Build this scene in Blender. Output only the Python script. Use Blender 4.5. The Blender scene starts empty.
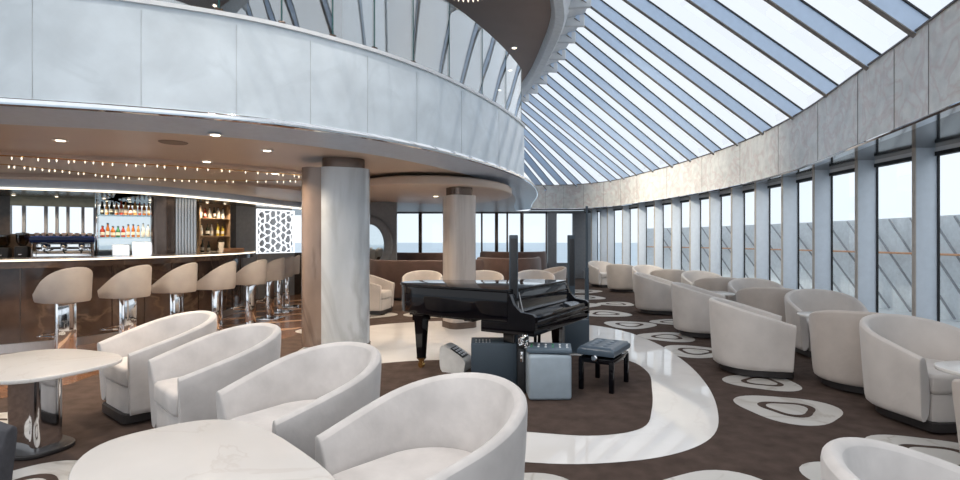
import bpy, bmesh, math, random
from mathutils import Vector, Matrix
random.seed(7)
C = bpy.context.scene.collection
PI = math.pi
rad = math.radians

# ------------------------------------------------------------------ materials
MATS = {}
def new_mat(name):
    m = bpy.data.materials.new(name); m.use_nodes = True
    nt = m.node_tree; nt.nodes.clear()
    out = nt.nodes.new('ShaderNodeOutputMaterial')
    return m, nt, out
def mat(name, col, rough=.5, metal=0., var=.06, scale=12., bump=0., bscale=80., coat=0., spec=.5, stretch=None, sheen=0., detail=4.):
    """principled surface whose colour is varied by a procedural noise"""
    if name in MATS: return MATS[name]
    m, nt, out = new_mat(name)
    p = nt.nodes.new('ShaderNodeBsdfPrincipled')
    tc = nt.nodes.new('ShaderNodeTexCoord')
    mp = nt.nodes.new('ShaderNodeMapping')
    if stretch: mp.inputs['Scale'].default_value = stretch
    nt.links.new(tc.outputs['Object'], mp.inputs[0])
    n = nt.nodes.new('ShaderNodeTexNoise'); n.inputs['Scale'].default_value = scale; n.inputs['Detail'].default_value = detail
    nt.links.new(mp.outputs[0], n.inputs['Vector'])
    r = nt.nodes.new('ShaderNodeValToRGB')
    r.color_ramp.elements[0].position = .3; r.color_ramp.elements[1].position = .7
    r.color_ramp.elements[0].color = (*[max(0, c*(1-var)) for c in col], 1)
    r.color_ramp.elements[1].color = (*[min(1, c*(1+var)) for c in col], 1)
    nt.links.new(n.outputs['Fac'], r.inputs[0]); nt.links.new(r.outputs[0], p.inputs['Base Color'])
    p.inputs['Roughness'].default_value = rough; p.inputs['Metallic'].default_value = metal
    p.inputs['Coat Weight'].default_value = coat; p.inputs['Coat Roughness'].default_value = .03
    p.inputs['Specular IOR Level'].default_value = spec
    if sheen: p.inputs['Sheen Weight'].default_value = sheen
    if bump:
        b = nt.nodes.new('ShaderNodeBump'); n2 = nt.nodes.new('ShaderNodeTexNoise'); n2.inputs['Scale'].default_value = bscale
        nt.links.new(mp.outputs[0], n2.inputs['Vector']); nt.links.new(n2.outputs['Fac'], b.inputs['Height'])
        b.inputs['Strength'].default_value = bump; b.inputs['Distance'].default_value = .01
        nt.links.new(b.outputs[0], p.inputs['Normal'])
    nt.links.new(p.outputs[0], out.inputs[0]); MATS[name] = m
    return m
def marble(name, base, vein, rough=.12, scale=1.6, width=.06, cloud=.12, metal=0., spec=.5, bump=0., amount=1., stretch=None):
    if name in MATS: return MATS[name]
    m, nt, out = new_mat(name); N = nt.nodes; L = nt.links
    p = N.new('ShaderNodeBsdfPrincipled'); tc = N.new('ShaderNodeTexCoord')
    mp = N.new('ShaderNodeMapping')
    if stretch: mp.inputs['Scale'].default_value = stretch
    L.new(tc.outputs['Object'], mp.inputs[0])
    n1 = N.new('ShaderNodeTexNoise'); n1.inputs['Scale'].default_value = scale; n1.inputs['Detail'].default_value = 6; n1.inputs['Distortion'].default_value = .8
    L.new(mp.outputs[0], n1.inputs['Vector'])
    s = N.new('ShaderNodeMath'); s.operation = 'SUBTRACT'; s.inputs[1].default_value = .5; L.new(n1.outputs['Fac'], s.inputs[0])
    a = N.new('ShaderNodeMath'); a.operation = 'ABSOLUTE'; L.new(s.outputs[0], a.inputs[0])
    r = N.new('ShaderNodeMapRange'); r.inputs['From Min'].default_value = 0; r.inputs['From Max'].default_value = width
    r.inputs['To Min'].default_value = amount; r.inputs['To Max'].default_value = 0; L.new(a.outputs[0], r.inputs[0])
    n2 = N.new('ShaderNodeTexNoise'); n2.inputs['Scale'].default_value = scale*2.3; n2.inputs['Detail'].default_value = 5
    L.new(mp.outputs[0], n2.inputs['Vector'])
    c2 = N.new('ShaderNodeValToRGB'); c2.color_ramp.elements[0].position = .3; c2.color_ramp.elements[1].position = .7
    c2.color_ramp.elements[0].color = (*[c*(1-cloud) for c in base], 1); c2.color_ramp.elements[1].color = (*[min(1, c*(1+cloud)) for c in base], 1)
    L.new(n2.outputs['Fac'], c2.inputs[0])
    mx = N.new('ShaderNodeMix'); mx.data_type = 'RGBA'; mx.inputs[7].default_value = (*vein, 1)
    L.new(r.outputs[0], mx.inputs[0]); L.new(c2.outputs[0], mx.inputs[6]); L.new(mx.outputs[2], p.inputs['Base Color'])
    p.inputs['Roughness'].default_value = rough; p.inputs['Metallic'].default_value = metal; p.inputs['Specular IOR Level'].default_value = spec
    if bump:
        b = N.new('ShaderNodeBump'); b.inputs['Strength'].default_value = bump; b.inputs['Distance'].default_value = .02
        L.new(n2.outputs['Fac'], b.inputs['Height']); L.new(b.outputs[0], p.inputs['Normal'])
    L.new(p.outputs[0], out.inputs[0]); MATS[name] = m
    return m
def glass(name, tint=(.95, .98, 1), base=.03, k=1.0, rough=0.):
    if name in MATS: return MATS[name]
    m, nt, out = new_mat(name); N = nt.nodes; L = nt.links
    t = N.new('ShaderNodeBsdfTransparent'); t.inputs[0].default_value = (*tint, 1)
    g = N.new('ShaderNodeBsdfGlossy'); g.inputs['Roughness'].default_value = rough; g.inputs[0].default_value = (1, 1, 1, 1)
    lw = N.new('ShaderNodeLayerWeight'); lw.inputs[0].default_value = .5
    f = N.new('ShaderNodeMath'); f.operation = 'POWER'; f.inputs[1].default_value = 4.0; L.new(lw.outputs['Facing'], f.inputs[0])
    mu = N.new('ShaderNodeMath'); mu.operation = 'MULTIPLY_ADD'; mu.use_clamp = True
    mu.inputs[1].default_value = k; mu.inputs[2].default_value = base; L.new(f.outputs[0], mu.inputs[0])
    mx = N.new('ShaderNodeMixShader'); L.new(mu.outputs[0], mx.inputs[0]); L.new(t.outputs[0], mx.inputs[1]); L.new(g.outputs[0], mx.inputs[2])
    L.new(mx.outputs[0], out.inputs[0]); MATS[name] = m
    return m
def emit(name, col, s):
    if name in MATS: return MATS[name]
    m, nt, out = new_mat(name); e = nt.nodes.new('ShaderNodeEmission')
    e.inputs[0].default_value = (*col, 1); e.inputs[1].default_value = s
    nt.links.new(e.outputs[0], out.inputs[0]); MATS[name] = m
    return m

M_velvet = mat('velvet_light', (.62, .585, .565), .8, var=.13, scale=5, bump=.15, bscale=25, sheen=.3)
M_velvet2 = mat('velvet_beige', (.54, .475, .43), .8, var=.09, scale=3.5, bump=.15, bscale=25, sheen=.3)
M_velvetW = mat('velvet_window_row', (.62, .57, .535), .8, var=.09, scale=3.5, bump=.15, bscale=25, sheen=.3)
M_charcoal = mat('charcoal_fabric', (.07, .07, .08), .8, var=.15, scale=20, bump=.2)
M_leatherst = mat('stool_leather', (.38, .345, .32), .5, var=.05, scale=8)
M_brownsofa = mat('brown_velvet', (.09, .048, .038), .8, var=.2, scale=4, sheen=.3)
M_chrome = mat('polished_steel', (.82, .82, .83), .06, 1., var=.03)
M_brushed = mat('brushed_steel', (.62, .62, .62), .3, 1., var=.08, stretch=(30, 30, 1))
M_bronze = mat('dark_bronze', (.16, .12, .10), .25, .9, var=.1)
M_plinth = mat('dark_plinth', (.05, .045, .045), .4, .3, var=.1)
M_black = mat('piano_black', (.004, .004, .006), .05, var=.2, coat=.0, spec=.28)
M_blackm = mat('black_plastic', (.02, .021, .024), .45, var=.2, scale=60)
M_speaker = mat('speaker_slate', (.045, .066, .088), .5, var=.12, scale=90, bump=.2, bscale=300)
M_pouf = mat('pale_leather', (.36, .43, .49), .35, var=.06, scale=10, bump=.05)
M_bench = mat('bench_leather', (.07, .10, .135), .3, var=.1)
M_brass = mat('brass', (.75, .5, .2), .2, 1.)
M_white = mat('white_paint', (.78, .80, .82), .4, var=.03)
M_fin = mat('fin_enamel', (.80, .86, .93), .35, var=.03)
M_finside = mat('fin_edge', (.26, .235, .22), .5, var=.05)
M_gasket = mat('black_gasket', (.012, .012, .014), .5, var=.1)
M_marbtab = marble('table_marble', (.74, .71, .68), (.62, .57, .53), .2, 1.1, .008, .04, amount=.5)
M_marbring = marble('ring_marble', (.82, .80, .78), (.75, .72, .7), .04, .9, .02, .04, amount=.5)
M_fascia = marble('fascia_marble', (.66, .735, .79), (.56, .63, .68), .08, 1.1, .05, .10, spec=.9, bump=.08, amount=.4)
M_band = marble('band_marble', (.80, .785, .74), (.62, .44, .41), .16, 2.5, .06, .12, spec=.7, bump=.6, amount=.4)
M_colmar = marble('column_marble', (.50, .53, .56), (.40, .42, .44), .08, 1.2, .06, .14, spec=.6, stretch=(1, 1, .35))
M_colwarm = marble('column_warm_reflection', (.24, .175, .14), (.13, .09, .07), .15, 1.4, .05, .22, spec=.6, stretch=(1, 1, .4))  # brown is warm reflected light put into the stone colour
M_barmar = marble('bar_brown_marble', (.085, .055, .042), (.15, .10, .07), .1, 1.2, .03, .4, spec=.6)
M_carpet = mat('carpet_brown', (.092, .066, .056), .95, var=.22, scale=7, bump=.5, bscale=250, spec=.1)
M_inlay = marble('inlay_cream', (.60, .58, .55), (.47, .44, .4), .3, 1.4, .03, .06)
M_wood = mat('bar_floor_wood', (.20, .10, .055), .18, var=.4, scale=2.2, stretch=(1, 7, 1))
M_gold = mat('bar_floor_gold', (.50, .32, .20), .25, var=.15, scale=3)
M_ceil = mat('ceiling_tan', (.52, .41, .34), .38, var=.03, scale=2)
M_ceil2 = mat('ceiling_upper_brown', (.30, .21, .165), .5, var=.05, scale=2)
M_lip = mat('lip_bluegrey', (.46, .53, .65), .3, var=.05)
M_mirror = mat('mirror_soffit', (.25, .245, .24), .10, 1., var=.08)
M_greywall = mat('grey_wall', (.26, .27, .285), .4, var=.08)
M_cabinet = mat('dark_cabinet', (.05, .035, .025), .3, var=.3)
M_shelfw = mat('warm_shelf', (.30, .20, .12), .4, var=.2)
M_mirrorg = mat('clear_mirror', (.62, .68, .70), .03, 1., var=.02)
M_teak = mat('teak_rail', (.62, .30, .14), .5, var=.15)
M_deck = mat('outer_deck', (.60, .62, .63), .6, var=.1)
M_bulwark = mat('bulwark_grey', (.74, .77, .79), .5, var=.08)
M_sea = mat('sea_water', (.42, .52, .60), .4, var=.06, scale=.02)
M_olive = mat('olive_soffit', (.20, .19, .14), .2, .4, var=.1)
G_win = glass('window_glass', (.86, .90, .93), .04, .8)
G_sky = glass('skylight_glass', (.83, .84, .86), .02, .6)
G_bal = glass('balustrade_glass', (.84, .90, .93), .28, 1.0)
G_edge = mat('glass_edge_green', (.03, .10, .10), .1, var=.1)
G_clear = glass('clear_glass', (.9, .95, .95), .1, 1.)
E_led = emit('led_strip', (1, .86, .68), 1.5)
E_lamp = emit('downlight_glow', (1, .82, .6), 5)
E_crystal = emit('crystal_glow', (1, .86, .66), 1.1)
E_screen = emit('screen_glow', (.9, .95, 1), 1.2)

# ------------------------------------------------------------------ mesh builder
class MB:
    def __init__(s): s.v = []; s.f = []; s.m = []; s.sm = []
    def add(s, vs, fs, mi=0, smooth=False):
        o = len(s.v); s.v += [tuple(p) for p in vs]
        for f in fs: s.f.append([i+o for i in f]); s.m.append(mi); s.sm.append(smooth)
        return s
    def bm(s, b, mi=0, smooth=False, mx=None):
        b.verts.ensure_lookup_table(); b.verts.index_update()
        vs = [(mx @ v.co if mx else v.co.copy()) for v in b.verts]
        s.add(vs, [[v.index for v in f.verts] for f in b.faces], mi, smooth); b.free(); return s
    def box(s, c, d, bev=0., mi=0, rz=0, seg=2, mx=None, smooth=False):
        b = bmesh.new(); bmesh.ops.create_cube(b, size=1)
        for v in b.verts: v.co = Vector((v.co.x*d[0], v.co.y*d[1], v.co.z*d[2]))
        if bev: bmesh.ops.bevel(b, geom=b.edges[:], offset=bev, segments=seg, affect='EDGES', profile=.5)
        T = Matrix.Translation(c) @ Matrix.Rotation(rz, 4, 'Z')
        if mx: T = mx @ T
        return s.bm(b, mi, smooth or bev > 0, T)
    def grid(s, rows, mi=0, smooth=True, cu=False, cv=False):
        """rows: list of equal-length point lists"""
        n = len(rows); k = len(rows[0]); vs = [p for r in rows for p in r]; fs = []
        for i in range(n if cu else n-1):
            for j in range(k if cv else k-1):
                a = i*k+j; b = i*k+(j+1) % k; c = ((i+1) % n)*k+(j+1) % k; d = ((i+1) % n)*k+j
                fs.append([a, b, c, d])
        return s.add(vs, fs, mi, smooth)
    def prism(s, outline, z0, z1, bev=0., mi=0, smooth=False):
        b = bmesh.new(); vs = [b.verts.new((x, y, z0)) for x, y in outline]
        f = b.faces.new(vs); r = bmesh.ops.extrude_face_region(b, geom=[f])
        for v in r['geom']:
            if isinstance(v, bmesh.types.BMVert): v.co.z = z1
        bmesh.ops.recalc_face_normals(b, faces=b.faces[:])
        if bev:
            es = [e for e in b.edges if abs(e.verts[0].co.z-e.verts[1].co.z) < 1e-6]
            bmesh.ops.bevel(b, geom=es, offset=bev, segments=3, affect='EDGES', profile=.5)
        return s.bm(b, mi, smooth)
    def flat(s, outline, z, mi=0, down=False):
        o = [(x, y, z) for x, y in outline]
        return s.add(o, [list(range(len(o)))[::-1] if down else list(range(len(o)))], mi)
    def tube(s, path, r, n=8, mi=0, cap=True):
        P = [Vector(p) for p in path]; rows = []; up = Vector((0, 0, 1))
        for i, p in enumerate(P):
            d = (P[min(i+1, len(P)-1)]-P[max(i-1, 0)]).normalized()
            a = d.cross(up if abs(d.z) < .95 else Vector((1, 0, 0))).normalized(); b = d.cross(a).normalized()
            rr = r[i] if isinstance(r, (list, tuple)) else r
            rows.append([p+a*math.cos(t*2*PI/n)*rr+b*math.sin(t*2*PI/n)*rr for t in range(n)])
        s.grid(rows, mi, True, cv=True)
        if cap:
            s.add(rows[0], [list(range(n))], mi); s.add(rows[-1], [list(range(n))[::-1]], mi)
        return s
    def lathe(s, prof, n=20, c=(0, 0, 0), mi=0, smooth=True):
        rows = [[(c[0]+r*math.cos(t*2*PI/n), c[1]+r*math.sin(t*2*PI/n), c[2]+z) for t in range(n)] for r, z in prof]
        s.grid(rows, mi, smooth, cv=True)
        s.add(rows[0], [list(range(n))], mi); s.add(rows[-1], [list(range(n))[::-1]], mi)
        return s
    def sweep(s, path, prof, mi=0, smooth=True, closed=True, cap=True):
        """prof = (offset to the left of the path, z) swept along an xy path"""
        rows = []
        nr = normals(path)
        for (x, y), (nx, ny) in zip(path, nr): rows.append([(x+nx*o, y+ny*o, z) for o, z in prof])
        s.grid(rows, mi, smooth, cv=closed)
        if closed and cap:
            k = len(prof); s.add(rows[0], [list(range(k))], mi); s.add(rows[-1], [list(range(k))[::-1]], mi)
        return s
    def build(s, name, mats, parent=None, loc=None, rz=0, fix=True):
        me = bpy.data.meshes.new(name); me.from_pydata(s.v, [], s.f)
        for mm in (mats if isinstance(mats, (list, tuple)) else [mats]): me.materials.append(mm)
        me.polygons.foreach_set('material_index', s.m); me.polygons.foreach_set('use_smooth', s.sm)
        me.update()
        if fix:
            b = bmesh.new(); b.from_mesh(me); bmesh.ops.recalc_face_normals(b, faces=b.faces[:]); b.to_mesh(me); b.free()
        try: me.set_sharp_from_angle(angle=rad(38))
        except Exception: pass
        o = bpy.data.objects.new(name, me); C.objects.link(o)
        if parent: o.parent = parent
        if loc: o.location = loc
        if rz: o.rotation_euler = (0, 0, rz)
        return o
def normals(path):
    out = []
    for i in range(len(path)):
        a = path[max(i-1, 0)]; b = path[min(i+1, len(path)-1)]
        dx, dy = b[0]-a[0], b[1]-a[1]; l = math.hypot(dx, dy) or 1
        out.append((-dy/l, dx/l))
    return out
def offset(path, d): return [(x+nx*d, y+ny*d) for (x, y), (nx, ny) in zip(path, normals(path))]
def cr(pts, n=8, closed=False):
    out = []; N = len(pts)
    for i in range(N if closed else N-1):
        g = (lambda k: pts[k % N]) if closed else (lambda k: pts[min(max(k, 0), N-1)])
        p0, p1, p2, p3 = g(i-1), g(i), g(i+1), g(i+2)
        for j in range(n):
            t = j/n
            out.append(tuple(.5*((2*b)+(-a+c)*t+(2*a-5*b+4*c-d)*t*t+(-a+3*b-3*c+d)*t**3) for a, b, c, d in zip(p0, p1, p2, p3)))
    if not closed: out.append(tuple(pts[-1]))
    return out
def rrect(w, d, r, n=6, p=None):
    out = []
    for cx, cy, a0 in ((w/2-r, d/2-r, 0), (-w/2+r, d/2-r, 90), (-w/2+r, -d/2+r, 180), (w/2-r, -d/2+r, 270)):
        for i in range(n+1):
            a = rad(a0+90*i/n); out.append((cx+r*math.cos(a), cy+r*math.sin(a)))
    return out
def empty(name, loc=(0, 0, 0), rz=0):
    o = bpy.data.objects.new(name, None); C.objects.link(o); o.location = loc; o.rotation_euler = (0, 0, rz)
    o.empty_display_size = .1
    return o
def tag(o, label, cat, group=None, kind=None):
    o['label'] = label; o['category'] = cat
    if group: o['group'] = group
    if kind: o['kind'] = kind
    return o
def struct(o): o['kind'] = 'structure'; return o
def copy_tree(o, parent=None):
    c = o.copy(); C.objects.link(c); c.parent = parent
    for ch in [x for x in bpy.data.objects if x.parent == o]: copy_tree(ch, c)
    return c
ORD = ['first', 'second', 'third', 'fourth', 'fifth', 'sixth', 'seventh', 'eighth', 'ninth', 'tenth', 'eleventh', 'twelfth', 'thirteenth', 'fourteenth', 'fifteenth', 'sixteenth', 'seventeenth', 'eighteenth', 'nineteenth', 'twentieth']

# ------------------------------------------------------------------ plan curves
NEAR = [(-11, 2.6), (-8, 3.5), (-6, 3.95), (-4.1, 4.45), (-3.1, 4.76), (-2.25, 5.15), (-1.58, 5.66), (-1.0, 6.25), (-.38, 7.15), (.30, 8.5), (.84, 9.97)]
FC = cr(NEAR+[(1.22, 11.6), (1.5, 13.8), (1.68, 17), (1.9, 19.45)], 6)      # edge of the lower ceiling
k_ = min(range(len(FC)), key=lambda i: abs(FC[i][1]-9.97))
FP = FC[:k_+1]                                                             # balcony front, ends in a sharp corner
RETURN = [FP[-1], (-.5, 11.4), (-1.6, 13.5), (-2.4, 17), (-2.6, 21)]
GP = cr([(2.6, -2), (3.1, .5), (3.7, 2.8), (4.05, 4.3), (4.32, 5.2), (4.65, 6.4), (5.2, 8.5), (5.5, 11), (5.38, 13.7), (4.95, 16.4), (4.6, 18), (3.8, 19.1), (2.8, 19.55), (1.9, 19.45)], 6)
WP = cr([(5.3, -2), (5.5, 1), (5.65, 4), (5.75, 8), (5.88, 10), (5.9, 12), (5.72, 14.5), (5.3, 17), (4.75, 19), (4.1, 20.4)], 8)
RING = [(.4, .1), (.5, 1.2), (.6, 2.2), (.75, 3.2), (.9, 4.2), (1.09, 5.15), (1.29, 6.1), (1.52, 7.18), (1.77, 8.36), (2.0, 9.45), (2.05, 10.3), (2.03, 11.15), (1.99, 12.2), (1.93, 13.1), (1.8, 14.1), (1.65, 15.0), (1.48, 15.9), (1.3, 16.7), (1.15, 17.5), (1.0, 18.3), (.9, 19), (.7, 19.4), (.4, 19.7)]
BANDP = [(3.0, .1), (3.3, 1.15), (3.55, 2.15), (3.8, 3.2), (4.1, 4.2), (4.3, 5.15), (4.58, 6.15), (4.97, 7.4), (5.25, 8.7), (5.42, 9.95), (5.5, 11.1), (5.48, 12.2), (5.4, 13.35), (5.27, 14.3), (5.12, 15.4), (4.97, 16.4), (4.8, 17.3), (4.55, 18.1), (4.05, 18.85), (3.5, 19.25), (3.0, 19.5), (2.5, 19.65), (2.05, 19.6)]
ZR = 6.0

# ------------------------------------------------------------------ floor
def tri_shape(cx, cy, s, rot, sq=1.0, n=42, e=.10, ph=0):
    o = []
    for i in range(n):
        a = i*2*PI/n; r = s*(1+e*math.cos(3*(a))) ; o.append((cx+math.cos(a+rot)*r, cy+sq*math.sin(a+rot)*r))
    return o
RING_OUT = cr([(.34, 3.5), (.9, 3.5), (1.4, 3.66), (1.8, 4.0), (2.1, 4.6), (2.35, 5.4), (2.52, 6.4), (2.55, 7.6), (2.3, 8.7), (1.6, 9.4), (.5, 9.7), (-.8, 9.6), (-2.0, 9.0), (-2.45, 7.6), (-2.3, 6), (-1.7, 4.6), (-.7, 3.75)], 6, True)
RING_IN = cr([(.4, 4.05), (.9, 3.98), (1.3, 4.15), (1.52, 4.6), (1.72, 5.2), (1.9, 5.9), (1.8, 6.5), (1.1, 6.75), (.2, 6.55), (-.9, 6.42), (-1.5, 6.0), (-1.3, 5.0), (-.6, 4.3)], 6, True)
fl = MB()
fl.add([(-12, -2, 0), (6.2, -2, 0), (6.2, 21, 0), (-12, 21, 0)], [[0, 1, 2, 3]], 0)
fl.flat(cr([(-13, 3.2), (-5.2, 4.6), (-4.2, 6.0), (-3.3, 7.2), (-2.85, 8.6), (-2.9, 11), (-3.6, 14), (-13, 14)], 5, True), .0015, 3)
for i in range(9):
    y = 5.4+i*1.02
    fl.add([(-5.6+.12*i, y, .0022), (-3.1, y+1.3, .0022), (-3.05, y+1.5, .0022), (-5.6+.12*i, y+.3, .0022)], [[0, 1, 2, 3]], 4)
fl.flat(RING_OUT, .003, 2); fl.flat(RING_IN, .0045, 0)
pats = [(2.74, 4.62, .42, .2), (3.2, 3.62, .40, 2.2), (1.42, 2.98, .42, 1.0), (2.42, 3.2, .36, .4), (.22, 2.98, .40, .8),
        (2.98, 5.5, .36, 1), (2.9, 7.0, .42, 2), (2.9, 8.05, .42, .9), (2.65, 9.2, .44, .2), (3.5, 9.5, .36, 1), (2.55, 10.6, .5, 1.5), (2.2, 12.0, .55, .2), (3.2, 12.2, .42, 1), (2.7, 13.6, .55, 1.4), (3.0, 15.2, .55, 2.4),
        (4.55, 5.2, .4, 1.2), (3.9, 7.1, .36, .5), (-3.75, 3.2, .38, .7), (-2.75, 3.1, .42, 1.7), (-3.95, 4.2, .36, .3), (-2.1, 3.0, .2, 2.2), (-2.9, 5.9, .42, .2), (-2.2, 10.4, .5, .2), (-2.6, 8.6, .4, 1.1), (-1.0, 10.5, .5, 1.3), (.9, 10.5, .5, 2), (.0, 12.0, .5, 1.0)]
for x, y, s, r in pats:
    fl.flat(tri_shape(x, y, s, r, .95), .0022, 1)
    fl.flat(tri_shape(x, y, s*.53, r+.15, .95, e=.13), .0030, 0)
    fl.flat(tri_shape(x, y, s*.38, r+.15, .95, e=.13), .0038, 1)
struct(fl.build('floor', [M_carpet, M_inlay, M_marbring, M_wood, M_gold], fix=False))

# ------------------------------------------------------------------ lower ceiling, balcony
inner = offset(FC, .55)
cl = MB()
cl.flat(inner+[(1.9, 21), (-12, 21), (-12, 3)], 2.60, 0, True)
cl.flat(GP+[(1.9, 20.6), (4.2, 20.6)]+WP[::-1], 2.655, 1, True)
struct(cl.build('ceiling', [M_ceil, M_mirror], fix=False))
# soft stepped discs of the ceiling over the lounge and the bar
st = MB()
st.sweep(cr([(-9, 6.0), (-6, 6.5), (-3.6, 7.5), (-2.2, 9.2), (-1.6, 11.5), (-2, 14)], 8), [(0, 2.60), (.0, 2.56), (.3, 2.545), (2.6, 2.545), (2.6, 2.6)], 0)
st.sweep(cr([(-9, 8.0), (-6.5, 8.3), (-4.6, 9.2), (-3.4, 10.8), (-3.1, 13)], 8), [(0, 2.55), (.0, 2.49), (.2, 2.475), (2.2, 2.475), (2.2, 2.55)], 0)
EL = [(-.95+1.6*math.cos(i*PI/24), 10.7+2.35*math.sin(i*PI/24)) for i in range(48)]
st.prism(EL, 2.40, 2.544, .03, 0, True)
struct(st.build('trim_1', M_ceil))
fs = MB()
fs.sweep(FP, [(0, 2.70), (-.01, 3.0), (-.01, 3.4), (0, 3.66), (.12, 3.66), (.12, 2.70)], 0)
fs.sweep(RETURN, [(0, 2.70), (0, 3.66), (.12, 3.66), (.12, 2.70)], 0, smooth=False)
struct(fs.build('wall_balcony', M_fascia))
lp = MB()
lp.sweep(FC, [(.0, 2.655), (.56, 2.595), (.56, 2.62), (.12, 2.70), (0, 2.70)], 0)
lp.add([(x, y, 2.72) for x, y in FC[k_:]]+[(-12, 19.45, 2.72), (-12, 9.97, 2.72)], [list(range(len(FC)-k_+2))], 0)
struct(lp.build('trim_2', M_lip))
ch = MB()
ch.sweep(FC, [(-.025, 2.655), (-.035, 2.68), (-.025, 2.715), (.0, 2.72), (.0, 2.65)], 0)
ch.sweep(FP, [(-.03, 3.66), (-.03, 3.70), (.13, 3.70), (.13, 3.66)], 1)
struct(ch.build('trim_3', [M_chrome, M_white]))
jt = MB()   # panel joints of the stone, and small clamps under the glass
nf = normals(FP)
for k in range(14, len(FP)-2, 5):
    (x, y), (nx, ny) = FP[k], nf[k]
    jt.box((x-nx*.010, y-ny*.010, 3.15), (.004, .003, .9), rz=math.atan2(-nx, ny), mi=0)
struct(jt.build('trim_4', [mat('joint_grey', (.45, .48, .5), .4)]))
# upper deck slab, ceiling and glazing
ud = MB(); ud.flat(offset(FP, .05)+RETURN[1:]+[(-12, 21), (-12, 3)], 3.58, 0)
struct(ud.build('floor_upper', M_carpet, fix=False))
ringp = cr(RING, 3)
uc = MB(); uc.flat(offset(ringp, .66)+[(.6, 21), (-12, 21), (-12, 0)], 5.72, 0, True)
struct(uc.build('ceiling_upper', M_ceil2, fix=False))
rg = MB()
rg.sweep(ringp, [(.70, 5.72), (.62, 5.60), (.46, 5.58), (.40, 5.68), (.34, 5.86), (-.02, 5.98), (-.02, 6.06), (.70, 6.06)], 0)
struct(rg.build('trim_5', mat('ring_white', (.82, .83, .84), .35)))
# beams in the notches of the ring
nb = MB(); nr = normals(RING)
for (x, y), (nx, ny) in list(zip(RING, nr)):
    nb.box((x+nx*.2, y+ny*.2, 5.84), (.44, .10, .24), .03, rz=math.atan2(ny, nx), mi=0)
struct(nb.build('trim_6', [M_white]))

# glass balustrade with vertical joints
b0 = empty('glass_balustrade', (0, 0, 0))
tag(b0, 'clear glass balustrade with green-edged joints on top of the curved marble balcony', 'balustrade')
start = 36
k = 20
while k+4 < len(FP):
    seg = FP[k:k+5]
    g = MB(); g.sweep(seg, [(.05, 3.701), (.05, 4.78), (.066, 4.78), (.066, 3.701)], 0)
    g.build('glass_panel', G_bal, b0)
    x, y = FP[k+4]; nx, ny = nf[k+4]
    e = MB(); e.box((x+nx*.058, y+ny*.058, 4.24), (.014, .022, 1.07), rz=math.atan2(-nx, ny)); e.build('panel_joint', G_edge, b0)
    c = MB(); c.box((x+nx*.058, y+ny*.058, 3.725), (.07, .05, .05), .008, rz=math.atan2(-nx, ny)); c.build('clamp', M_bronze, b0)
    k += 4
# upper deck back glazing: mullions and panes
UP = [(-9, 9.5), (-7.4, 10.3), (-5.8, 10.9), (-4.4, 11.3), (-3.4, 12.2), (-3.0, 14), (-3.0, 16), (-3, 19)]
UPs = cr(UP, 3)
for i in range(0, len(UPs)-1, 2):
    (x0, y0) = UPs[i]; (x1, y1) = UPs[min(i+2, len(UPs)-1)]
    w = MB(); a = math.atan2(y1-y0, x1-x0)
    w.box((x0, y0, 4.65), (.12, .2, 2.14), rz=a, mi=0)
    w.box(((x0+x1)/2, (y0+y1)/2, 3.68), (math.hypot(x1-x0, y1-y0), .1, .2), rz=a, mi=0)
    wo = struct(w.build('window_%d' % (80+i), [M_bronze]))
    p = MB(); p.add([(x0, y0, 3.7), (x1, y1, 3.7), (x1, y1, 5.7), (x0, y0, 5.7)], [[0, 1, 2, 3]]); p.build('pane', G_win, wo)

# ------------------------------------------------------------------ right marble band and window wall
bd = MB()
bd.sweep(GP, [(0, 2.66), (.0, 2.95), (.0, 3.25), (0, 3.55), (-.1, 3.55), (-.1, 2.66)], 0)
struct(bd.build('wall_right_band', M_band))
bt = MB()
bt.sweep(GP, [(.02, 2.64), (.03, 2.66), (.02, 2.675), (-.1, 2.675), (-.1, 2.64)], 0)
bt.sweep(GP, [(.015, 3.55), (.015, 3.57), (-.12, 3.57), (-.12, 3.55)], 1)
struct(bt.build('trim_7', [M_chrome, M_bronze]))
ng = normals(GP)
bj = MB()
for k in range(10, len(GP)-4, 4):
    (x, y), (nx, ny) = GP[k], ng[k]
    bj.box((x+nx*.002, y+ny*.002, 3.1), (.007, .006, .88), rz=math.atan2(-nx, ny))
struct(bj.build('trim_8', M_finside))

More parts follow.
